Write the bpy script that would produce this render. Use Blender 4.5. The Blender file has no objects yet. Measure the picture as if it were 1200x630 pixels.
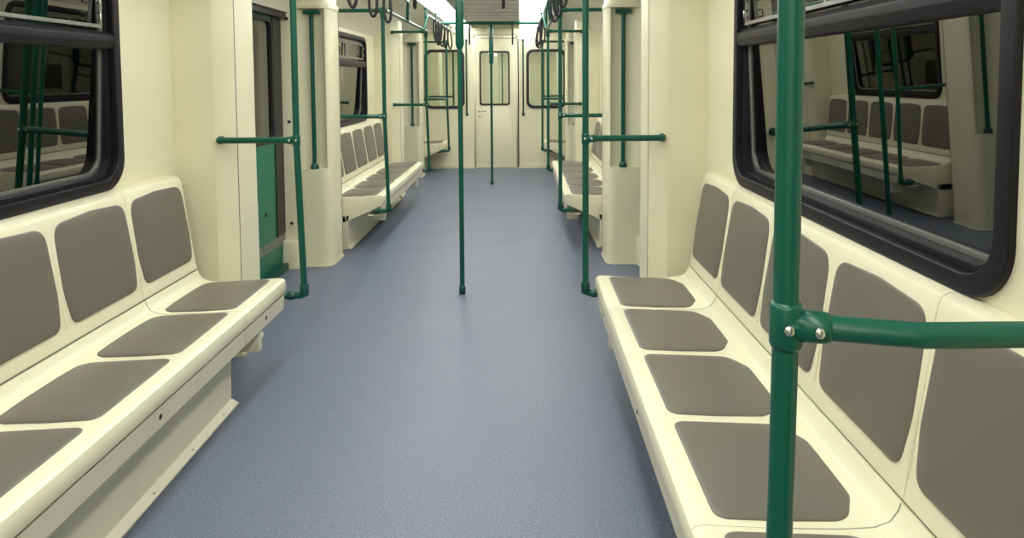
import bpy, bmesh, math, random
from mathutils import Vector, Matrix
random.seed(4)
SC = bpy.context.scene
C = SC.collection
PI = math.pi

# ------------------------------------------------------------------ materials
def mat(name, col, rough=.5, metal=0, spec=.5, emit=None, es=0, noise=0, nscale=8, bump=0, bscale=200, coat=0):
    m = bpy.data.materials.new(name); m.use_nodes = True
    nt = m.node_tree; b = nt.nodes['Principled BSDF']
    b.inputs['Base Color'].default_value = (*col, 1)
    b.inputs['Roughness'].default_value = rough
    b.inputs['Metallic'].default_value = metal
    b.inputs['Specular IOR Level'].default_value = spec
    b.inputs['Coat Weight'].default_value = coat
    if emit:
        b.inputs['Emission Color'].default_value = (*emit, 1); b.inputs['Emission Strength'].default_value = es
    tc = nt.nodes.new('ShaderNodeTexCoord')
    if noise:
        n = nt.nodes.new('ShaderNodeTexNoise'); n.inputs['Scale'].default_value = nscale; n.inputs['Detail'].default_value = 5
        nt.links.new(tc.outputs['Object'], n.inputs['Vector'])
        mx = nt.nodes.new('ShaderNodeMix'); mx.data_type = 'RGBA'
        mx.inputs[6].default_value = (*[c*(1-noise) for c in col], 1); mx.inputs[7].default_value = (*[min(1, c*(1+noise)) for c in col], 1)
        nt.links.new(n.outputs['Fac'], mx.inputs[0]); nt.links.new(mx.outputs[2], b.inputs['Base Color'])
    if bump:
        n = nt.nodes.new('ShaderNodeTexNoise'); n.inputs['Scale'].default_value = bscale; n.inputs['Detail'].default_value = 3
        nt.links.new(tc.outputs['Object'], n.inputs['Vector'])
        bp = nt.nodes.new('ShaderNodeBump'); bp.inputs['Strength'].default_value = bump; bp.inputs['Distance'].default_value = .002
        nt.links.new(n.outputs['Fac'], bp.inputs['Height']); nt.links.new(bp.outputs['Normal'], b.inputs['Normal'])
    return m

M = {}
M['cream'] = mat('cream_paint', (.76, .73, .525), .36, noise=.03, nscale=3)
M['wall'] = mat('cream_wall_laminate', (.77, .74, .53), .42, noise=.03, nscale=2)
M['shell'] = mat('cream_seat_plastic', (.78, .755, .555), .3, noise=.02, nscale=4)
M['fascia'] = mat('cream_fascia_metal', (.70, .675, .53), .4, noise=.04, nscale=5)
M['cushion'] = mat('grey_brown_vinyl', (.148, .138, .112), .4, noise=.06, nscale=9, bump=.25, bscale=350)
M['green'] = mat('green_pole_enamel', (.001, .078, .050), .3, spec=.45, noise=.05, nscale=20)
M['sleeve'] = mat('green_plastic_sleeve', (.002, .085, .058), .3, noise=.04, nscale=20)
M['darkgreen'] = mat('dark_green_fitting', (.003, .062, .045), .35, noise=.05, nscale=20)
M['doorgreen'] = mat('green_door_paint', (.015, .17, .105), .35, noise=.1, nscale=5)
M['rubber'] = mat('black_rubber', (.012, .011, .016), .35, noise=.2, nscale=30)
M['frame'] = mat('dark_window_frame', (.007, .006, .011), .42, spec=.3, noise=.15, nscale=30)
M['alu'] = mat('dull_aluminium', (.33, .33, .31), .32, metal=.8, noise=.2, nscale=40)
M['steel'] = mat('bright_steel', (.62, .62, .6), .22, metal=1, noise=.05, nscale=40)
M['scuff'] = mat('scuffed_kick_plate', (.22, .24, .20), .45, metal=.5, noise=.7, nscale=22)
M['strap'] = mat('black_strap', (.006, .006, .007), .6, noise=.1, nscale=40)
M['ceiling'] = mat('ceiling_panel', (.74, .69, .66), .38, noise=.05, nscale=3)
M['cove'] = mat('cove_panel', (.74, .70, .56), .32, noise=.03, nscale=3)
M['dot'] = mat('dark_cap', (.02, .02, .018), .5, noise=.1, nscale=40)
M['seam'] = mat('seam_filler', (.26, .24, .18), .6, noise=.1, nscale=40)
M['lighthouse'] = mat('white_light_housing', (.82, .82, .8), .4, noise=.02, nscale=10)
M['diffuser'] = mat('lit_diffuser', (.9, .9, .9), .4, emit=(1, .985, .93), es=11.5)
M['tunnel'] = mat('tunnel_dark', (.01, .01, .012), .9, noise=.2, nscale=2)

def floor_mat():
    m = bpy.data.materials.new('blue_speckled_lino'); m.use_nodes = True
    nt = m.node_tree; b = nt.nodes['Principled BSDF']; L = nt.links
    tc = nt.nodes.new('ShaderNodeTexCoord')
    n = nt.nodes.new('ShaderNodeTexNoise'); n.inputs['Scale'].default_value = 150; n.inputs['Detail'].default_value = 4; n.inputs['Roughness'].default_value = .7
    L.new(tc.outputs['Object'], n.inputs['Vector'])
    r = nt.nodes.new('ShaderNodeValToRGB'); r.color_ramp.elements[0].position = .3; r.color_ramp.elements[1].position = .72
    r.color_ramp.elements[0].color = (.080, .096, .140, 1); r.color_ramp.elements[1].color = (.21, .235, .305, 1)
    e = r.color_ramp.elements.new(.52); e.color = (.128, .149, .205, 1)
    L.new(n.outputs['Fac'], r.inputs['Fac'])
    v = nt.nodes.new('ShaderNodeTexVoronoi'); v.inputs['Scale'].default_value = 90
    L.new(tc.outputs['Object'], v.inputs['Vector'])
    r2 = nt.nodes.new('ShaderNodeValToRGB'); r2.color_ramp.elements[0].position = .05; r2.color_ramp.elements[1].position = .13
    r2.color_ramp.elements[0].color = (1, 1, 1, 1); r2.color_ramp.elements[1].color = (0, 0, 0, 1)
    L.new(v.outputs['Distance'], r2.inputs['Fac'])
    mx = nt.nodes.new('ShaderNodeMix'); mx.data_type = 'RGBA'; mx.inputs[7].default_value = (.40, .43, .50, 1)
    L.new(r2.outputs['Color'], mx.inputs[0]); L.new(r.outputs['Color'], mx.inputs[6])
    n3 = nt.nodes.new('ShaderNodeTexNoise'); n3.inputs['Scale'].default_value = 2.2; n3.inputs['Detail'].default_value = 6
    L.new(tc.outputs['Object'], n3.inputs['Vector'])
    mr = nt.nodes.new('ShaderNodeMapRange'); mr.inputs[3].default_value = .40; mr.inputs[4].default_value = .52
    L.new(n3.outputs['Fac'], mr.inputs[0]); L.new(mr.outputs[0], b.inputs['Roughness'])
    L.new(mx.outputs[2], b.inputs['Base Color'])
    bp = nt.nodes.new('ShaderNodeBump'); bp.inputs['Strength'].default_value = .12; bp.inputs['Distance'].default_value = .001
    L.new(n.outputs['Fac'], bp.inputs['Height']); L.new(bp.outputs['Normal'], b.inputs['Normal'])
    return m
M['floor'] = floor_mat()

def glass_mat(name, tint, ior):
    m = bpy.data.materials.new(name); m.use_nodes = True
    nt = m.node_tree; nt.nodes.clear(); L = nt.links
    o = nt.nodes.new('ShaderNodeOutputMaterial'); mx = nt.nodes.new('ShaderNodeMixShader')
    t = nt.nodes.new('ShaderNodeBsdfTransparent'); t.inputs[0].default_value = (*tint, 1)
    g = nt.nodes.new('ShaderNodeBsdfGlossy'); g.inputs['Roughness'].default_value = .012; g.inputs[0].default_value = (.9, .9, .88, 1)
    f = nt.nodes.new('ShaderNodeFresnel'); f.inputs[0].default_value = ior
    L.new(f.outputs[0], mx.inputs[0]); L.new(t.outputs[0], mx.inputs[1]); L.new(g.outputs[0], mx.inputs[2]); L.new(mx.outputs[0], o.inputs[0])
    return m
M['glass'] = glass_mat('window_glass', (.35, .36, .35), 2.6)
M['glass_door'] = glass_mat('door_glass', (.3, .31, .3), 3.6)
M['glass_end'] = glass_mat('end_window_glass', (.90, .95, .92), 1.8)

# ------------------------------------------------------------------ helpers
XF = dict(sx=1, sy=1, y0=0.0)        # where a mirrored copy of a module is built
class at_place:
    def __init__(s, sx=1, sy=1, y0=0.0): s.n = dict(sx=sx, sy=sy, y0=y0)
    def __enter__(s): s.o = dict(XF); XF.update(s.n)
    def __exit__(s, *a): XF.update(s.o)

def P(x, y, z): return Vector((XF['sx']*x, XF['y0']+XF['sy']*y, z))

def islands(bm):
    left = set(bm.verts); out = []
    while left:
        st = [left.pop()]; isl = set(st)
        while st:
            v = st.pop()
            for e in v.link_edges:
                w_ = e.other_vert(v)
                if w_ in left: left.discard(w_); isl.add(w_); st.append(w_)
        out.append(isl)
    return out
def objs(name, bm, m, parent=None, **k):
    """every loose piece of bm becomes an object of its own"""
    bm.verts.index_update(); gs = [{v.index for v in g} for g in islands(bm)]; r = []
    for g in gs:
        b2 = bm.copy(); b2.verts.ensure_lookup_table()
        bmesh.ops.delete(b2, geom=[v for v in b2.verts if v.index not in g], context='VERTS')
        r.append(obj(name, b2, m, parent, **k))
    bm.free(); return r
def obj(name, bm, m, parent=None, bevel=0, seg=2, angle=35, kind=None, label=None, local=True):
    if local:
        for v in bm.verts: v.co = P(*v.co)
        if XF['sx']*XF['sy'] < 0: bmesh.ops.reverse_faces(bm, faces=bm.faces)
    if parent is not None:
        base = Vector(parent['_base']) if '_base' in parent else Vector((0, 0, 0))
        for v in bm.verts: v.co -= base
    if bevel:
        es = [e for e in bm.edges if len(e.link_faces) == 2 and e.calc_face_angle(0) > math.radians(30)]
        bmesh.ops.bevel(bm, geom=es, offset=bevel, segments=seg, profile=.6, affect='EDGES', clamp_overlap=True)
    lim = math.radians(angle)
    for f in bm.faces: f.smooth = True
    for e in bm.edges:
        e.smooth = not (len(e.link_faces) != 2 or e.calc_face_angle(0) > lim)
    me = bpy.data.meshes.new(name); bm.to_mesh(me); bm.free()
    o = bpy.data.objects.new(name, me); C.objects.link(o)
    if m: me.materials.append(M[m])
    if parent is not None:
        o.parent = parent; o['_base'] = tuple(parent['_base']) if '_base' in parent else (0, 0, 0)
    if kind: o['kind'] = kind
    if label: o['label'] = label
    return o

def thing(name, label, cat, loc, group=None, kind=None, local=True):
    o = bpy.data.objects.new(name, None); C.objects.link(o)
    o.empty_display_size = .1
    o.location = P(*loc) if local else Vector(loc)
    o['_base'] = tuple(o.location)
    if label: o['label'] = label
    if cat: o['category'] = cat
    if group: o['group'] = group
    if kind: o['kind'] = kind
    return o

def box(bm, x0, x1, y0, y1, z0, z1):
    vs = [bm.verts.new((x, y, z)) for x in (x0, x1) for y in (y0, y1) for z in (z0, z1)]
    for f in ((0, 1, 3, 2), (4, 6, 7, 5), (0, 4, 5, 1), (2, 3, 7, 6), (0, 2, 6, 4), (1, 5, 7, 3)):
        bm.faces.new([vs[i] for i in f])
    return bm
def B(*a):
    bm = bmesh.new(); box(bm, *a); bmesh.ops.recalc_face_normals(bm, faces=bm.faces); return bm

def fillet(pts, r, n=6):
    pts = [Vector(p) for p in pts]; out = [pts[0]]
    for i in range(1, len(pts)-1):
        a, b, c = pts[i-1], pts[i], pts[i+1]
        d1, d2 = (a-b).normalized(), (c-b).normalized()
        ang = d1.angle(d2)
        if ang > PI-.02: out.append(b); continue
        t = min(r/math.tan(ang/2), (a-b).length*.49, (c-b).length*.49)
        p1, p2 = b+d1*t, b+d2*t
        for k in range(n+1):
            s = k/n; out.append((1-s)**2*p1+2*s*(1-s)*b+s*s*p2)
    out.append(pts[-1]); return out

def tube(bm, pts, r, n=20, rr=None, closed=False, caps=True):
    pts = [Vector(p) for p in pts]; N = len(pts)
    T = []
    for i in range(N):
        if closed: t = pts[(i+1) % N]-pts[i-1]
        else: t = pts[min(i+1, N-1)]-pts[max(i-1, 0)]
        T.append(t.normalized())
    up = Vector((0, 0, 1)) if abs(T[0].z) < .9 else Vector((1, 0, 0))
    u = T[0].cross(up).normalized(); rings = []
    for i in range(N):
        u = (u-T[i]*u.dot(T[i])).normalized(); w = T[i].cross(u)
        R = rr[i] if rr else r
        rings.append([bm.verts.new(pts[i]+(u*math.cos(2*PI*k/n)+w*math.sin(2*PI*k/n))*R) for k in range(n)])
    M_ = N if closed else N-1
    for i in range(M_):
        a, b = rings[i], rings[(i+1) % N]
        for k in range(n): bm.faces.new((a[k], a[(k+1) % n], b[(k+1) % n], b[k]))
    if caps and not closed:
        bm.faces.new(rings[0][::-1]); bm.faces.new(rings[-1])
    return bm
def Tb(pts, r, **k):
    bm = bmesh.new(); tube(bm, pts, r, **k); bmesh.ops.recalc_face_normals(bm, faces=bm.faces); return bm

def rrect(a0, a1, b0, b1, r, n=6):
    """rounded rectangle; r = radius or four radii (lo-lo, hi-lo, hi-hi, lo-hi)"""
    rs = r if isinstance(r, (list, tuple)) else [r]*4
    cs = [(a0+rs[0], b0+rs[0], PI), (a1-rs[1], b0+rs[1], 1.5*PI), (a1-rs[2], b1-rs[2], 0), (a0+rs[3], b1-rs[3], .5*PI)]
    out = []
    for (cx, cy, s), rad in zip(cs, rs):
        for k in range(n+1):
            a = s+PI/2*k/n; out.append((cx+rad*math.cos(a), cy+rad*math.sin(a)))
    return out

def rpoly(pts, rads, n=6):
    out = []; N = len(pts)
    for i in range(N):
        a, b, c = Vector(pts[i-1]), Vector(pts[i]), Vector(pts[(i+1) % N]); r = rads[i]
        if r <= 0: out.append(tuple(b)); continue
        d1, d2 = (a-b).normalized(), (c-b).normalized()
        t = min(r/math.tan(d1.angle(d2)/2), (a-b).length*.49, (c-b).length*.49)
        p1, p2 = b+d1*t, b+d2*t
        for k in range(n+1):
            s = k/n; out.append(tuple((1-s)**2*p1+2*s*(1-s)*b+s*s*p2))
    return out

def plate(outer, holes, f0, f1):
    """flat plate with holes: outlines are 2-D; f0/f1 map them to the two faces"""
    bm = bmesh.new(); loops0 = []; loops1 = []; edges = []
    for lp in [outer]+list(holes):
        a = [bm.verts.new(f0(*p)) for p in lp]; loops0.append(a)
        for i in range(len(a)): edges.append(bm.edges.new((a[i], a[(i+1) % len(a)])))
    bmesh.ops.triangle_fill(bm, edges=edges, use_beauty=True)
    faces = list(bm.faces); mp = {}
    for a, lp in zip(loops0, [outer]+list(holes)):
        for v, p in zip(a, lp): mp[v] = bm.verts.new(f1(*p))
    for f in faces: bm.faces.new([mp[v] for v in reversed(f.verts)])
    for a in loops0:
        for i in range(len(a)):
            p, q = a[i], a[(i+1) % len(a)]
            bm.faces.new((p, q, mp[q], mp[p]))
    bmesh.ops.recalc_face_normals(bm, faces=bm.faces)
    return bm

def prism(poly, f0, f1):
    bm = bmesh.new(); a = [bm.verts.new(f0(*p)) for p in poly]; b = [bm.verts.new(f1(*p)) for p in poly]; N = len(a)
    bm.faces.new(a); bm.faces.new(b[::-1])
    for i in range(N): bm.faces.new((a[i], b[i], b[(i+1) % N], a[(i+1) % N]))
    bmesh.ops.recalc_face_normals(bm, faces=bm.faces); return bm

def disc(bm, c, d, r, t, n=16):
    c, d = Vector(c), Vector(d).normalized(); tube(bm, [c, c+d*t*.6, c+d*t], r, n=n, rr=[r, r, r*.7]); return bm

# ------------------------------------------------------------------ measured frame of the carriage
W = 1.35          # bay wall
DX = 1.42         # door plane
P_ = 4.6          # bay to bay
VC = [-.29, 4.37, 8.97]      # middles of the door vestibules
YB, YE = -2.9, 10.59         # back wall, end wall
COLN, COLF = .67, 1.02       # pillar extents from vestibule centre

# floor, ceiling, coves
obj('floor', B(-1.48, 1.48, YB, YE, -.06, 0), 'floor', kind='structure')
bm = B(-.37, .37, YB, YE, 2.33, 2.36)
obj('ceiling', bm, 'ceiling', kind='structure')
ntrim = [0]
def trim(bm, m, **k):
    ntrim[0] += 1
    return obj('trim_%d' % ntrim[0], bm, m, kind='structure', **k)
# transverse ribs of the central ceiling panel
bm = bmesh.new()
y = YB+.3
while y < YE-.1:
    box(bm, -.365, .365, y, y+.03, 2.320, 2.3295); y += .46
for o_ in objs('trim_1', bm, 'ceiling', kind='structure'):
    ntrim[0] += 1; o_.name = 'trim_%d' % ntrim[0]
cove = [(.70, 2.33), (.705, 2.262), (.75, 2.240), (.86, 2.215), (1.02, 2.165), (1.16, 2.10), (1.27, 2.03), (1.335, 1.97), (1.35, 1.945), (1.48, 1.945), (1.48, 2.36), (.70, 2.36)]
for s in (1, -1):
    with at_place(s):
        trim(prism(cove, lambda x, z: (x, YB, z), lambda x, z: (x, YE, z)), 'cove', angle=25)

# ------------------------------------------------------------------ ceiling lights
def ceiling_light(sx, y0, label):
    with at_place(sx):
        t = thing('ceiling_light', label, 'light', (.505, y0+1.12, 2.26), 'long ceiling lights')
        fr = plate([(.37, y0), (.70, y0), (.70, y0+2.24), (.37, y0+2.24)], [[(.39, y0+.025), (.68, y0+.025), (.68, y0+2.215), (.39, y0+2.215)]],
                   lambda a, b: (a, b, 2.262), lambda a, b: (a, b, 2.355))
        obj('light_housing', fr, 'lighthouse', t)
        bm = B(.392, .678, y0+.027, y0+2.213, 2.275, 2.292)
        obj('diffuser', bm, 'diffuser', t, bevel=.004)
        bm = bmesh.new()
        for k in range(1, 4): box(bm, .392, .678, y0+2.24*k/4-.006, y0+2.24*k/4+.006, 2.266, 2.275)
        objs('crossbar', bm, 'lighthouse', t)
n = 6; step = (YE-YB)/n
for sx, sn in ((-1, 'left'), (1, 'right')):
    for k in range(n):
        where = ['behind the viewer', 'above the nearest doorway', 'above the first bench', 'above the first door opening', 'above the second bench', 'nearest the end wall'][k]
        ceiling_light(sx, YB+.003+step*k+.003, 'long white strip light in the %s side of the ceiling, %s' % (sn, where))

# ------------------------------------------------------------------ side walls, windows
WZ0, WZ1 = .975, 1.905
nwin = [0]
def GX(z): return W+.062-.047*(z-WZ0)     # the glass leans inwards at the top
def window(sx, yc, half=.83):
    """dark rubber framed carriage window with a transom and sliding upper sash"""
    nwin[0] += 1
    with at_place(sx, 1, yc):
        t = thing('window_%d' % nwin[0], None, None, (W, 0, WZ0), kind='structure')
        g = .045; r = .13
        out = rrect(-half, half, WZ0, WZ1, r, 8); inn = rrect(-half+g, half-g, WZ0+g, WZ1-g, r-.03, 8)
        f = plate(out, [inn], lambda a, b: (W-.016, a, b), lambda a, b: (W+.025, a, b))
        obj('window_frame', f, 'frame', t, bevel=.007, seg=3)
        g2 = g+.018
        i1 = rrect(-half+g-.002, half-g+.002, WZ0+g-.002, WZ1-g+.002, r-.03, 8); i2 = rrect(-half+g2, half-g2, WZ0+g2, WZ1-g2, r-.05, 8)
        obj('inner_frame', plate(i1, [i2], lambda a, b: (W+.010, a, b), lambda a, b: (W+.075, a, b)), 'frame', t, bevel=.005)
        g3 = g2+.014
        i3 = rrect(-half+g2-.003, half-g2+.003, WZ0+g2-.003, WZ1-g2+.003, r-.05, 8); i4 = rrect(-half+g3, half-g3, WZ0+g3, WZ1-g3, r-.06, 8)
        obj('glazing_bead', plate(i3, [i4], lambda a, b: (GX(b)-.008, a, b), lambda a, b: (GX(b)+.003, a, b)), 'alu', t, bevel=.003, label='dull aluminium bead around the glass')
        # transom
        pr = rpoly([(W-.008, 1.570), (W-.014, 1.60), (W-.014, 1.625), (W+.004, 1.645), (W+.026, 1.645), (W+.03, 1.570)], [.008, .01, .01, .01, 0, 0], 3)
        obj('transom', prism(pr, lambda x, z: (x, -half+g-.002, z), lambda x, z: (x, half-g+.002, z)), 'frame', t, label='dark horizontal bar between lower glass and sliding upper glass')
        ya_, yb_ = -half+g2+.03, half-g2-.03
        bm = plate([(ya_, 1.658), (yb_, 1.658), (yb_, 1.82), (ya_, 1.82)], [[(ya_+.014, 1.672), (-.007, 1.672), (-.007, 1.808), (ya_+.014, 1.808)], [(.007, 1.672), (yb_-.014, 1.672), (yb_-.014, 1.808), (.007, 1.808)]], lambda a, b: (W+.002, a, b), lambda a, b: (W+.018, a, b))
        obj('sliding_sash', bm, 'alu', t, label='slim aluminium frame of the sliding upper glass')
        for yy in (half-g2-.06, -half+g2+.05):
            for zz in (1.69, 1.76):
                bm = bmesh.new(); tube(bm, [(W+.004, yy, zz), (W-.012, yy, zz), (W-.012, yy, zz+.028), (W+.004, yy, zz+.028)], .0045, n=8)
                obj('latch', bm, 'steel', t)
        obj('pane', prism(i2, lambda a, b: (GX(b), a, b), lambda a, b: (GX(b)+.004, a, b)), 'glass', t)

def bay(sx, y0, y1, wc=None, half=.83):
    side = 'left' if sx < 0 else 'right'
    with at_place(sx):
        hs = [rrect(wc-half+.012, wc+half-.012, WZ0+.012, WZ1-.012, .12, 8)] if wc is not None else []
        o = obj('wall_'+side, plate([(y0, 0), (y1, 0), (y1, 1.96), (y0, 1.96)], hs, lambda a, b: (W, a, b), lambda a, b: (W+.03, a, b)), 'wall', kind='structure')
    if wc is not None: window(sx, wc, half)
for sx in (-1, 1):
    bay(sx, YB, VC[0]-COLF)
    bay(sx, VC[0]+COLF, VC[1]-COLF, 2.07)
    bay(sx, VC[1]+COLF, VC[2]-COLF, 2.07+P_)
    bay(sx, VC[2]+COLF, YE)

# ------------------------------------------------------------------ end walls
obj('wall_back', B(-1.48, 1.48, YB-.05, YB, 0, 2.36), 'wall', kind='structure')
dh = rrect(-.345, .345, .0, 2.10, .0, 1)
dh = [(-.345, .004), (.345, .004), (.345, 2.10), (-.345, 2.10)]
EW = [(-1.14, -.50), (.485, 1.125)]
ez0, ez1 = .965, 1.91
holes = [dh]+[rrect(a+.012, b-.012, ez0+.012, ez1-.012, .10, 6) for a, b in EW]
obj('wall_front', plate([(-1.48, 0), (1.48, 0), (1.48, 2.36), (-1.48, 2.36)], holes, lambda a, b: (a, YE, b), lambda a, b: (a, YE+.05, b)), 'wall', kind='structure')
for (a, b) in EW:
    nwin[0] += 1
    t = thing('window_%d' % nwin[0], None, None, ((a+b)/2, YE, ez0), kind='structure')
    obj('window_frame', plate(rrect(a, b, ez0, ez1, .11, 8), [rrect(a+.045, b-.045, ez0+.045, ez1-.045, .08, 8)], lambda p, q: (p, YE-.016, q), lambda p, q: (p, YE+.03, q)), 'rubber', t, bevel=.006)
    obj('pane', prism(rrect(a+.03, b-.03, ez0+.03, ez1-.03, .085, 8), lambda p, q: (p, YE+.012, q), lambda p, q: (p, YE+.018, q)), 'glass_end', t)
# gangway door
t = thing('door_1', None, None, (0, YE, 0), kind='structure')
obj('door_leaf', plate([(-.325, .02), (.325, .02), (.325, 2.085), (-.325, 2.085)], [rrect(-.245, .205, 1.035, 1.865, .03, 4)], lambda a, b: (a, YE+.006, b), lambda a, b: (a, YE+.045, b)), 'cream', t, bevel=.003)
obj('window_frame', plate(rrect(-.262, .222, 1.018, 1.882, .04, 5), [rrect(-.236, .196, 1.044, 1.856, .03, 5)], lambda a, b: (a, YE-.006, b), lambda a, b: (a, YE+.03, b)), 'rubber', t, bevel=.004, label='black rubber surround of the door glass')
obj('pane', prism(rrect(-.238, .198, 1.042, 1.858, .03, 5), lambda a, b: (a, YE+.012, b), lambda a, b: (a, YE+.018, b)), 'glass_end', t)
bm = bmesh.new()
box(bm, -.35, -.327, YE-.008, YE+.03, 0, 2.12); box(bm, .327, .35, YE-.008, YE+.03, 0, 2.12); box(bm, -.35, .35, YE-.008, YE+.03, 2.09, 2.12)
obj('door_frame', bm, 'cream', t)
obj('hinge_strip', B(.350, .366, YE-.016, YE-.0005, .03, 2.08), 'dot', t, label='dark hinge strip down the right side of the door')
bm = bmesh.new(); disc(bm, (-.265, YE+.008, .93), (0, -1, 0), .022, .012); tube(bm, fillet([(-.265, YE, .93), (-.265, YE-.05, .93), (-.16, YE-.05, .925)], .02), .009, n=10); disc(bm, (-.265, YE+.008, .84), (0, -1, 0), .014, .014)
obj('door_handle', bm, 'steel', t, label='small steel lever handle')
obj('threshold', B(-.34, .34, YE-.03, YE+.04, 0.001, .016), 'steel', t)
trim(B(-1.06, -.352, YE-.012, YE, 0.0, .07), 'cream', bevel=.003)
trim(B(.368, 1.06, YE-.012, YE, 0.0, .07), 'cream', bevel=.003)
# seams above the door
trim(B(-.62, .62, YE-.004, YE, 2.135, 2.143), 'seam')
# grab handles on either side of the gangway door
for x, l in ((-.468, 'left of'), (.437, 'right of')):
    t = thing('hand_rail', 'slim dark vertical grab handle on the end wall, %s the gangway door' % l, 'handrail', (x, YE, .86), 'grab handles beside the gangway door')
    obj('grip', Tb(fillet([(x, YE, .87), (x, YE-.05, .87), (x, YE-.05, 2.05), (x, YE, 2.05)], .03), .013, n=12), 'darkgreen', t)
    for z in (.87, 2.05):
        bm = bmesh.new(); disc(bm, (x, YE, z), (0, -1, 0), .024, .012); obj('mounting_flange', bm, 'darkgreen', t)

# ------------------------------------------------------------------ side doors
ndoor = [1]
def side_door(sx, yc):
    ndoor[0] += 1
    with at_place(sx, 1, yc):
        t = thing('door_%d' % ndoor[0], None, None, (DX, 0, 0), kind='structure')
        for s in (1, -1):
            ya, yb = (.006, .70) if s > 0 else (-.70, -.006)
            ga, gb = ya+.12 if s > 0 else ya+.21, yb-.21 if s > 0 else yb-.12
            gl = rrect(ga, gb, 1.0, 1.86, .05, 5)
            lf = obj('door_leaf', plate([(ya, .03), (yb, .03), (yb, 1.97), (ya, 1.97)], [gl], lambda a, b: (DX, a, b), lambda a, b: (DX+.035, a, b)), 'doorgreen', t, bevel=.003)
            obj('window_seal', plate(rrect(ga-.022, gb+.022, .978, 1.882, .065, 5), [rrect(ga+.004, gb-.004, 1.004, 1.856, .05, 5)], lambda a, b: (DX-.006, a, b), lambda a, b: (DX+.02, a, b)), 'rubber', lf, bevel=.003)
            obj('pane', prism(gl, lambda a, b: (DX+.012, a, b), lambda a, b: (DX+.016, a, b)), 'glass_door', lf)
            obj('kick_plate', B(DX-.004, DX, ya+.01, yb-.01, .20, .27), 'scuff', lf, label='scuffed grey metal kick plate')
            bm = bmesh.new()
            e0, e1 = (0.0005, .035) if s > 0 else (-.035, -.0005)
            box(bm, DX-.008, DX+.036, e0, e1, .03, 1.97); box(bm, DX-.008, DX-.0005, yb-.19 if s > 0 else ya, yb if s > 0 else ya+.19, .27, 1.97)
            objs('rubber_edge', bm, 'rubber', lf)
            bm = bmesh.new(); disc(bm, (DX, (ya+yb)/2-.05*s, .48), (-1, 0, 0), .014, .008); obj('lock_cap', bm, 'dot', lf)
        obj('sill', B(DX-.05, DX+.06, -.67, .67, .0005, .05), 'darkgreen', t, label='dark green door sill')
        obj('door_header', B(DX-.05, DX+.06, -.70, .70, 1.90, 1.98), 'dot', t, label='dark header strip over the doorway')
        obj('backing', B(DX+.06, DX+.075, -1.02, 1.02, 0, 2.0), 'tunnel', t)
for yc in VC:
    for sx in (-1, 1): side_door(sx, yc)

# ------------------------------------------------------------------ door pillars with niche and handle
def pillar(sx, sy, yc, label):
    """local y runs from the doorway (0) into the bay (.35)"""
    with at_place(sx, sy, yc+sy*COLN):
        t = thing('door_pillar', label, 'pillar', (1.2, .17, 0), 'cream pillars beside the side doors')
        low = rpoly([(DX, 0), (1.06, 0), (1.06, .306), (1.15, .35), (DX, .35)], [0, .075, .008, .01, 0], 8)
        obj('pillar_base', prism(low, lambda x, y: (x, y, 0), lambda x, y: (x, y, .755)), 'cream', t)
        up = [(DX, 0), (1.315, 0), (1.30, .012), (1.275, .034), (1.24, .050), (1.19, .056), (1.14, .050), (1.112, .038), (1.098, .028), (1.088, .020), (1.076, .024), (1.066, .045), (1.060, .08), (1.060, .302), (1.062, .307), (1.145, .348), (1.155, .35), (DX, .35)]
        obj('pillar_shaft', prism(up, lambda x, y: (x, y, .754), lambda x, y: (x, y, 2.0)), 'cream', t, angle=50)
        cap = rpoly([(DX, -.004), (1.056, -.004), (1.056, .308), (1.148, .352), (DX, .352)], [0, .08, .01, .01, 0], 8)
        obj('pillar_cap', prism(cap, lambda x, y: (x, y, 1.975), lambda x, y: (x, y, 2.02)), 'cream', t, bevel=.006)
        up2 = rpoly([(DX, .01), (1.07, .01), (1.07, .30), (1.155, .345), (DX, .345)], [0, .07, .01, .01, 0], 8)
        obj('pillar_head', prism(up2, lambda x, y: (x, y, 2.0), lambda x, y: (x, y, 2.24)), 'cream', t)
        obj('cover_seam', B(1.0575, 1.0605, .294, .300, .02, 1.97), 'seam', t)
        ft = rpoly([(DX, -.007), (1.053, -.007), (1.053, .31), (1.148, .356), (DX, .356)], [0, .08, .01, .01, 0], 8)
        obj('floor_trim', prism(ft, lambda x, y: (x, y, 0.0), lambda x, y: (x, y, .014)), 'shell', t)
        k = rpoly([(DX-.002, .0), (1.285, .0), (1.285, -.075), (DX-.002, -.075)], [0, .01, .05, .0], 5)
        bm = prism(k, lambda x, y: (x, y, 0.0), lambda x, y: (x, y+(.02 if y < -.01 else 0), .215))
        obj('kick_box', bm, 'cream', t, bevel=.008)
        for z in (.34, 1.12, 1.90):
            bm = bmesh.new(); disc(bm, (1.365, .0, z), (0, -1, 0), .013, .006); obj('screw_cap', bm, 'dot', t)
        h = obj('grab_bar', Tb([(1.185, .022, .765), (1.185, .022, 1.945)], .0155, n=16), 'green', t, label='green vertical grab bar in the niche')
        bm = bmesh.new(); tube(bm, [(1.185, .022, .756), (1.185, .022, .775), (1.185, .022, .80)], .03, n=16, rr=[.032, .030, .018]); obj('flange', bm, 'darkgreen', h)
        bm = bmesh.new(); box(bm, 1.125, 1.245, .0, .06, 1.935, 1.962); obj('flange', bm, 'green', h, bevel=.006)
names = {(-1, 1): 'left', (1, 1): 'right'}
for i, yc in enumerate(VC):
    dn = ['doorway behind the viewer', 'first doorway', 'second doorway near the end wall'][i]
    for sx, sn in ((-1, 'left'), (1, 'right')):
        pillar(sx, 1, yc, 'cream rounded pillar with green grab bar on the far edge of the %s %s' % (sn, dn))
        pillar(sx, -1, yc, 'cream pillar on the near edge of the %s %s, its grab bar facing the doorway' % (sn, dn))

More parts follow.
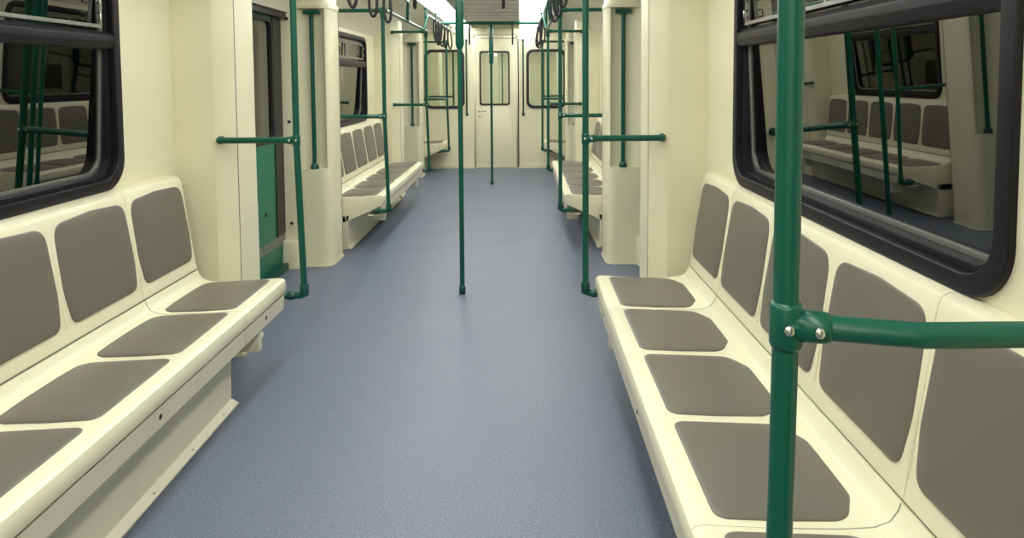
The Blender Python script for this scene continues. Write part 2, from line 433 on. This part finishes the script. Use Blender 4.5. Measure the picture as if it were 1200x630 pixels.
# ------------------------------------------------------------------ benches
S = .46
def seat_profile():
    return [(.792, .385), (.776, .386), (.768, .392), (.765, .408), (.765, .430), (.769, .450), (.780, .459), (.80, .461), (.86, .457), (.98, .450), (1.10, .447), (1.16, .450), (1.195, .463), (1.213, .487), (1.219, .505)]
def strip_shell(prof, y0, y1, th, ny=1):
    """extruded sheet along y with thickness th below/behind the profile"""
    pts = [Vector((x, 0, z)) for x, z in prof]; off = []
    for i, p in enumerate(pts):
        t = (pts[min(i+1, len(pts)-1)]-pts[max(i-1, 0)]).normalized()
        nrm = Vector((t.z, 0, -t.x)); q_ = p+nrm*th; q_.x = min(q_.x, W-.0015); off.append(q_)
    poly = [(p.x, p.z) for p in pts]+[(p.x, p.z) for p in reversed(off)]
    return prism(poly, lambda x, z: (x, y0, z), lambda x, z: (x, y1, z))
BPA, BPB = Vector((1.222, 0, .512)), Vector((1.292, 0, .955))
def cushion(outline, org, du, dv, dn, th, dome):
    """outline in (u,v); org + u*du + v*dv + lift*dn ; softly rounded pad"""
    bm = bmesh.new(); N = len(outline)
    cu = sum(p[0] for p in outline)/N; cv = sum(p[1] for p in outline)/N
    rings = []
    prof = [(1.0, -.004), (1.0, th*.45), (.988, th*.8), (.965, th), (.80, th+dome*.4), (.45, th+dome*.9)]
    W_ = max(p[0] for p in outline)-min(p[0] for p in outline)
    for s, h in prof:
        rings.append([bm.verts.new(org+du*(cu+(p[0]-cu)*s)+dv*(cv+(p[1]-cv)*s)+dn*h) for p in outline])
    for a, b in zip(rings, rings[1:]):
        for k in range(N): bm.faces.new((a[k], a[(k+1) % N], b[(k+1) % N], b[k]))
    c = bm.verts.new(org+du*cu+dv*cv+dn*(th+dome))
    for k in range(N): bm.faces.new((rings[-1][k], rings[-1][(k+1) % N], c))
    bm.faces.new(rings[0][::-1])
    bmesh.ops.recalc_face_normals(bm, faces=bm.faces)
    return bm

def bench(sx, yc, nseat, label, sup=1.04, inset=0.0):
    h = nseat*S/2
    with at_place(sx, 1, yc):
        t = thing('bench_seat', label, 'bench', (1.0, 0, 0), 'cream benches along the car walls')
        mods = [(-h, -h+S), (-h+S, h-S), (h-S, h)] if nseat > 2 else [(-h, h)]
        bx = -.022 if sx < 0 else .012
        sp = [(x_+(bx if x_ > 1.15 else 0), z_) for x_, z_ in seat_profile()]
        BP0, BP1 = BPA+Vector((bx, 0, 0)), BPB+Vector((bx, 0, 0))
        bp = [(BP0.x, BP0.z), (1.231+bx, .56), (1.278+bx, .90), (1.287+bx, .948), (1.296+bx, .966), (1.312+bx, .974), (W-.001, .976)]
        for a, b in mods:
            obj('seat_shell', strip_shell(sp, a+.0012, b-.0012, .028), 'shell', t, bevel=.0015, angle=30)
            obj('backrest_shell', strip_shell(bp, a+.0012, b-.0012, .022), 'shell', t, bevel=.0015, angle=30)
        # seams between shells
        bm = bmesh.new()
        for a, b in mods[1:]:
            tube(bm, [(x, a, z-.0015) for x, z in sp[9:]], .0022, n=6)
        if mods[1:]: objs('shell_seam', bm, 'seam', t)
        obj('back_channel', B(1.226+bx, 1.245+bx, -h+.004, h-.004, .500, .516), 'seam', t)
        # cushions
        bd = (BP1-BP0).normalized(); bn = Vector((-bd.z, 0, bd.x))
        for k in range(nseat):
            c = -h+S*(k+.5)
            so = rpoly([(0, -.209), (.30, -.205), (.362, -.10), (.362, .10), (.30, .205), (0, .209)], [.035, .06, .14, .14, .06, .035], 8)
            sd = Vector((.35, 0, -.014)).normalized(); sn = Vector((.014, 0, .35)).normalized()
            obj('seat_cushion', cushion(so, Vector((.828, c, .4585)), sd, Vector((0, 1, 0)), sn, .006, .003), 'cushion', t, angle=60)
            bo = rpoly([(0, -.196), (.12, -.214), (.366, -.212), (.378, 0), (.366, .212), (.12, .214), (0, .196)], [.04, .3, .062, .5, .062, .3, .04], 8)
            obj('back_cushion', cushion(bo, BP0+bd*.054+Vector((0, c, 0))+bn*.0, bd, Vector((0, 1, 0)), bn, .007, .004), 'cushion', t, angle=60)
            # raised rib between backs
        bm = bmesh.new()
        for k in range(1, nseat):
            c = -h+S*k
            p0 = BP0+bd*.05+Vector((0, c, 0)); p1 = BP0+bd*.40+Vector((0, c, 0))
            tube(bm, [p0+(p1-p0)*q+bn*(.000) for q in (0, .1, .5, .9, 1)], .006, n=8, rr=[.001, .006, .007, .006, .001])
        if nseat > 1: objs('backrest_rib', bm, 'shell', t)
        # lower fascia: three lengths with a gap at the joints, screw caps
        for a, b in mods:
            pr = [(.776, .378), (.780, .308), (.812, .288), (.90, .288), (.90, .298), (.822, .298), (.795, .312), (.790, .378)]
            f = obj('lower_fascia', prism(pr, lambda x, z: (x, a+.003, z), lambda x, z: (x, b-.003, z)), 'fascia', t)
            ks = [(a+b)/2] if b-a < .6 else [(a+b)/2+.027]
            for q in ks:
                bm = bmesh.new(); disc(bm, (.779, q, .345), (-1, 0, 0), .0095, .003); obj('screw_cap', bm, 'dot', f)
        # sloped end panels
        ep = rpoly([(.775, .445), (.786, .372), (1.09, .235), (W-.002, .235), (W-.002, .49), (1.20, .46), (1.10, .443)], [.01, .02, .02, 0, 0, .02, .02], 4)
        for s in (-1, 1):
            a = s*h-(.0 if s > 0 else -.012)
            obj('end_panel', prism(ep, lambda x, z: (x, s*(h-.014), z), lambda x, z: (x, s*(h+.0), z)), 'shell', t, bevel=.002)
        if nseat > 2:
            q = h-inset; e_ = sup-.858
            kp = [(.875, .290), (.885, .22), (.89, .03), (.858, .012), (.858, .004), (.90, .004), (.905, .22), (.90, .290)]
            kp = [(x_+e_, z_) for x_, z_ in kp]
            sb = obj('support_panel', prism(kp, lambda x, z: (x, -q, z), lambda x, z: (x, q, z)), 'fascia', t, bevel=.002)
            bm = bmesh.new(); box(bm, .905+e_, W-.002, -q, -q+.01, .002, .285); box(bm, .905+e_, W-.002, q-.01, q, .002, .285)
            objs('support_side', bm, 'fascia', t)
            for i in range(6):
                bm = bmesh.new(); yy = -q+.12+i*(2*q-.24)/5; disc(bm, (.872+e_, yy, .017), (-.35, 0, 1), .006, .003, n=8); obj('rivet', bm, 'seam', sb)
            for s in (-1, 1):
                bm = B(.80, .90, s*(h-.25)-.02, s*(h-.25)+.02, .20, .30); obj('bracket', bm, 'fascia', t, bevel=.004)

Yb = 2.079   # middle of first bench
for sx, sn in ((-1, 'left'), (1, 'right')):
    bench(sx, Yb, 5, 'long cream bench with grey cushions nearest the viewer along the %s wall' % sn, .858 if sx < 0 else 1.04, .36 if sx < 0 else .02)
    bench(sx, Yb+P_+.01, 5, 'cream bench with grey cushions beyond the first doorway along the %s wall' % sn)
    bench(sx, 10.355, 1, 'short single cream seat in the %s corner by the end wall' % sn)

# ------------------------------------------------------------------ green poles
R = .0162
def collar(bm, p, axis, r, L):
    p = Vector(p); d = Vector(axis).normalized()
    tube(bm, [p-d*L, p-d*(L-.006), p+d*(L-.006), p+d*L], r, rr=[r*.86, r, r, r*.86], n=20)

def bench_pole(sx, yp, sy, yw, yend, label, top=True, rad=R):
    """pole at a bench end: foot elbow into bench, grab bar to the pillar, top bar to the pillar. sy = direction towards the doorway"""
    x = .725; xf = x-((.022 if sx < 0 else .0) if yp > 1 else .010)    # lower part leans in slightly
    with at_place(sx):
        t = thing('grab_pole', label, 'pole', (x, yp, .346), 'green grab poles at the bench ends')
        obj('pole', Tb([(xf, yp, .352), (x, yp, 1.135), (x, yp, 2.0)], rad), 'green', t)
        # foot
        f = bmesh.new(); tube(f, fillet([(xf, yp, .40), (xf, yp, .346), (.81, yp, .346), (.81, yend, .346)], .03), .0175, n=16)
        obj('foot_bracket', f, 'green', t, label='green elbow foot turning into the bench end')
        f = bmesh.new(); collar(f, (xf, yp, .375), (0, 0, 1), .0225, .03); collar(f, (x+.045, yp, .346), (1, 0, 0), .0225, .018)
        objs('foot_collar', f, 'darkgreen', t)
        # middle tee and bar
        z = 1.135; yb = yw-sy*(rad+.006); jog = yb-yp
        f = bmesh.new(); collar(f, (x, yp, z), (0, 0, 1), .0195, .029)
        d = Vector((.14, jog, 0)).normalized()
        tube(f, [Vector((x, yp, z)), Vector((x, yp, z))+d*.044, Vector((x, yp, z))+d*.050], .020, rr=[.0205, .019, .0172])
        tee = obj('tee_fitting', f, 'green', t)
        for q in (Vector((x-.004, yp, z)), Vector((x, yp, z))+d*.030):
            bm = bmesh.new(); side = -1
            tube(bm, [q+Vector((0, side*.018, 0)), q+Vector((0, side*.0235, 0)), q+Vector((0, side*.0255, 0))], .006, rr=[.0065, .0065, .004], n=10)
            obj('screw', bm, 'steel', tee, label='small bright screw head')
        wallx = 1.12
        obj('grab_bar', Tb(fillet([(x, yp, z), (x+.14, yb, z), (wallx, yb, z), (wallx, yw+sy*.012, z)], .025, 8), rad*.97), 'green', t, label='green horizontal bar to the door pillar')
        bm = bmesh.new(); tube(bm, [(wallx, yw-sy*.014, z), (wallx, yw-sy*.006, z), (wallx, yw+sy*.014, z)], .02, rr=[.0175, .0205, .0205]); obj('bar_end_cap', bm, 'darkgreen', t)
        # pillar side clip (bar is fixed to the pillar edge)
        # top
        z = 2.0
        obj('top_bar', Tb(fillet([(x, yp, z), (1.13, yp, z), (1.13, yw-sy*.001, z)], .03), rad*.95), 'green', t, label='green bar from the pole top to the pillar')
        bm = bmesh.new(); tube(bm, [(1.13, yw-sy*.018, z), (1.13, yw-sy*.01, z), (1.13, yw-sy*.0005, z)], .02, rr=[.017, .024, .024]); obj('bar_end_cap', bm, 'darkgreen', t)
        bm = bmesh.new(); collar(bm, (x, yp, z-.02), (0, 0, 1), .022, .045); collar(bm, (x+.03, yp, z), (1, 0, 0), .021, .03); objs('top_fitting', bm, 'green', t)

ends = [(VC[0]+COLF, .79, -1), (VC[1]-COLF, 3.31, 1), (VC[1]+COLF, 5.452, -1), (VC[2]-COLF, 7.894, 1), (VC[2]+COLF, 10.06, -1)]
lab = ['at the near end of the first bench', 'at the far end of the first bench', 'at the near end of the second bench', 'at the far end of the second bench', 'beside the short corner seat']
ye = [.9285, 3.2295, 5.5385, 7.8395, 10.1245]
for (yw, yp, sy), lb, yend in zip(ends, lab, ye):
    for sx, sn in ((-1, 'left'), (1, 'right')):
        bench_pole(sx, yp, sy, yw, yend, 'green grab pole on the %s, %s' % (sn, lb), rad=.0155 if yp < 1 else R)

# centre poles with thick upper sleeve
for yc, l in ((VC[1], 'tall green pole standing in the middle of the aisle at the first doorway'), (VC[2], 'thin green pole standing mid aisle in front of the gangway door')):
    t = thing('centre_pole', l, 'pole', (0, yc, 0), 'poles in the middle of the aisle')
    obj('pole', Tb([(0, yc, .0), (0, yc, 2.19)], R), 'green', t)
    bm = bmesh.new(); tube(bm, [(0, yc, 1.635), (0, yc, 1.65), (0, yc, 1.665), (0, yc, 2.15), (0, yc, 2.165)], .029, rr=[.0175, .024, .029, .029, .02])
    obj('sleeve', bm, 'sleeve', t, label='thicker green sleeve around the upper pole')
    bm = bmesh.new(); tube(bm, [(0, yc, .0), (0, yc, .045), (0, yc, .052)], .021, rr=[.022, .022, .018]); obj('floor_socket', bm, 'darkgreen', t)
    obj('crossbar', Tb([(-.66, yc, 2.19), (.66, yc, 2.19)], .021), 'green', t, label='green bar across the ceiling')

# longitudinal rails: low over benches, high over vestibules
def rail(sx, pts, label, stems):
    with at_place(sx):
        t = thing('ceiling_rail', label, 'rail', (pts[0][0], pts[0][1], pts[0][2]), 'green handrails under the ceiling')
        obj('rail_tube', Tb(fillet(pts, .09, 8), R*.92, n=14), 'green', t)
        for (x, y, z0, z1) in stems:
            bm = bmesh.new(); tube(bm, [(x, y, z0), (x, y, z1-.015), (x, y, z1-.012), (x, y, z1)], .01, rr=[.01, .01, .022, .024], n=12); obj('hanger', bm, 'green', t)
        bm = bmesh.new()
for sx, sn in ((-1, 'left'), (1, 'right')):
    for i, (a, b) in enumerate(((.79, 3.31), (5.452, 7.894))):
        rail(sx, [(.70, a, 2.0), (.70, b, 2.0)], 'low green handrail above the %s %s bench' % (['first', 'second'][i], sn), [(.70, a+.18, 2.0, 2.258), (.70, b-.18, 2.0, 2.258)])
    for i, yc in enumerate(VC):
        if i == 0: pts = [(.68, YB+.01, 2.17), (.68, 1.6, 2.17), (.69, 1.75, 2.0)]
        elif i == 1: pts = [(.69, 2.4, 2.0), (.66, 2.5, 2.17), (.66, 6.3, 2.17), (.69, 6.42, 2.0)]
        else: pts = [(.69, 7.5, 2.0), (.66, 7.62, 2.17), (.66, YE-.002, 2.17)]
        rail(sx, pts, 'high green handrail above the %s side of the %s doorway' % (sn, ['nearest', 'first', 'second'][i]), [(.663, yc-.62, 2.17, 2.262), (.663, yc+.62, 2.17, 2.262)])

# ------------------------------------------------------------------ hanging straps
def strap_mesh(L=.285, w=.034, r=.011):
    pts = []
    for k in range(36):
        a = 2*PI*k/36; z = math.cos(a); s = math.sin(a)
        ww = w*(.62+.38*(1-z)/2)
        pts.append((s*ww, 0, -L/2+z*L/2))
    bm = bmesh.new(); tube(bm, pts, r, n=8, closed=True); bmesh.ops.recalc_face_normals(bm, faces=bm.faces); return bm
def make_strap():
    t = thing('hanging_strap', 'x', 'strap', (0, 0, 0), 'black hanging straps', local=False)
    obj('strap_loop', strap_mesh(), 'strap', t, local=False)
    bm = bmesh.new(); tube(bm, [(0, -.022, 0), (0, -.02, 0), (0, .02, 0), (0, .022, 0)], .021, rr=[.019, .022, .022, .019], n=14); obj('clamp', bm, 'strap', t, local=False)
    return t
proto = make_strap(); used = [False]
def strap(x, y, rz, label, group, tilt=0):
    if not used[0]: o = proto; used[0] = True
    else:
        o = proto.copy(); C.objects.link(o)
        for ch in proto.children:
            c = ch.copy(); C.objects.link(c); c.parent = o
    o.location = (x, y, 2.175 if rz == 0 else 2.19); o.rotation_euler = (0, tilt, rz) if rz == 0 else (tilt, 0, rz)
    o['label'] = label; o['group'] = group
ordn = ['nearest', 'second nearest', 'third', 'fourth', 'fifth', 'farthest']
for sx, sn in ((-1, 'left'), (1, 'right')):
    ys = [3.62, 4.18, 4.80, 5.29]
    for k, y in enumerate(ys):
        strap(sx*.66, y, 0, 'black strap on the %s rail over the first doorway, %s of four' % (sn, ordn[k] if k < 3 else 'farthest'), 'straps over the first doorway', random.uniform(-.06, .06))
    ys = [8.22, 8.5, 8.8, 9.15, 9.5, 9.85]
    for k, y in enumerate(ys):
        strap(sx*.66, y, 0, 'black strap in the %s rail cluster by the end wall, %s of six' % (sn, ordn[k]), 'straps clustered near the end wall', random.uniform(-.12, .12))
    for yc, l in ((VC[1], 'first doorway'), (VC[2], 'end door')):
        strap(sx*.29, yc, PI/2, 'black edge-on strap on the crossbar, %s of the pole by the %s' % (sn, l), 'straps on the crossbars')

# ------------------------------------------------------------------ next carriage seen through the end windows
NY0, NY1 = YE+.25, YE+4.2
obj('floor', B(-1.48, 1.48, NY0, NY1, -.06, 0), 'floor', kind='structure')
obj('ceiling', B(-1.48, 1.48, NY0, NY1, 2.25, 2.3), 'ceiling', kind='structure')
obj('wall_left', B(-1.42, -1.38, NY0, NY1, 0, 2.3), 'wall', kind='structure')
obj('wall_right', B(1.38, 1.42, NY0, NY1, 0, 2.3), 'wall', kind='structure')
obj('wall_far', B(-1.48, 1.48, NY1, NY1+.04, 0, 2.3), 'wall', kind='structure')
bm = bmesh.new(); box(bm, -1.48, 1.48, YE+.05, NY0, 2.25, 2.3); box(bm, -1.48, 1.48, YE+.05, NY0, -.06, -.01); box(bm, -1.5, -1.46, YE+.05, NY0, 0, 2.3); box(bm, 1.46, 1.5, YE+.05, NY0, 0, 2.3)
trim(bm, 'rubber')
for sx, sn in ((-1, 'left'), (1, 'right')):
    with at_place(sx):
        t = thing('ceiling_light', 'strip light in the %s of the next carriage, seen through the end glass' % sn, 'light', (.5, NY0+1.8, 2.24), 'lights of the next carriage')
        obj('light_housing', B(.38, .64, NY0+.15, NY0+3.3, 2.225, 2.25), 'lighthouse', t)
        obj('diffuser', B(.40, .62, NY0+.17, NY0+3.28, 2.218, 2.226), 'diffuser', t)
        t = thing('grab_pole', 'green pole of the next carriage seen through the %s end window' % sn, 'pole', (.8, NY0+.9, 0), 'poles of the next carriage')
        obj('pole', Tb([(.8, NY0+.9, 0), (.8, NY0+.9, 2.25)], R), 'green', t)
        obj('grab_bar', Tb([(.8, NY0+.9, 1.13), (1.38, NY0+.9, 1.13)], R), 'green', t)
        up2 = rpoly([(1.38, NY0+1.1), (1.06, NY0+1.1), (1.06, NY0+1.5), (1.38, NY0+1.5)], [0, .07, .02, 0], 5)
        o = obj('door_pillar', prism(up2, lambda x, y: (x, y, 0), lambda x, y: (x, y, 2.25)), 'cream')
        o['label'] = 'cream pillar of the next carriage behind the %s end window' % sn; o['category'] = 'pillar'
t = thing('centre_pole', 'green pole in the next carriage seen through the gangway door glass', 'pole', (.05, NY0+1.6, 0))
obj('pole', Tb([(.05, NY0+1.6, 0), (.05, NY0+1.6, 2.25)], R), 'green', t)

for o in C.objects:
    if '_base' in o: del o['_base']

# ------------------------------------------------------------------ world, camera
w = bpy.data.worlds.new('World'); SC.world = w; w.use_nodes = True
w.node_tree.nodes['Background'].inputs[0].default_value = (.01, .011, .012, 1)
w.node_tree.nodes['Background'].inputs[1].default_value = .3

cam = bpy.data.cameras.new('camera'); co = bpy.data.objects.new('camera', cam); C.objects.link(co); SC.camera = co
F, PX, PY = 774.15, 619.2, 136.6
pitch, yaw, roll = -.0571, -.0108, .0051
def unrot(x, y, z):
    c, n = math.cos(-roll), math.sin(-roll); x, z = c*x-n*z, n*x+c*z
    c, n = math.cos(-pitch), math.sin(-pitch); y, z = c*y+n*z, -n*y+c*z
    c, n = math.cos(-yaw), math.sin(-yaw); x, y = c*x+n*y, -n*x+c*y
    return Vector((x, y, z))
r_, f_, u_ = unrot(1, 0, 0), unrot(0, 1, 0), unrot(0, 0, 1)
co.matrix_world = Matrix(((r_.x, u_.x, -f_.x, .4024), (r_.y, u_.y, -f_.y, 0), (r_.z, u_.z, -f_.z, 1.4368), (0, 0, 0, 1)))
cam.sensor_fit = 'HORIZONTAL'; cam.sensor_width = 36; cam.lens = F/1200*36
cam.shift_x = -(PX-600)/1200; cam.shift_y = (PY-315)/1200
cam.clip_start = .02

vs = SC.view_settings
vs.view_transform = 'Standard'; vs.look = 'None'; vs.gamma = 1; vs.exposure = -0.03
vs.use_curve_mapping = False
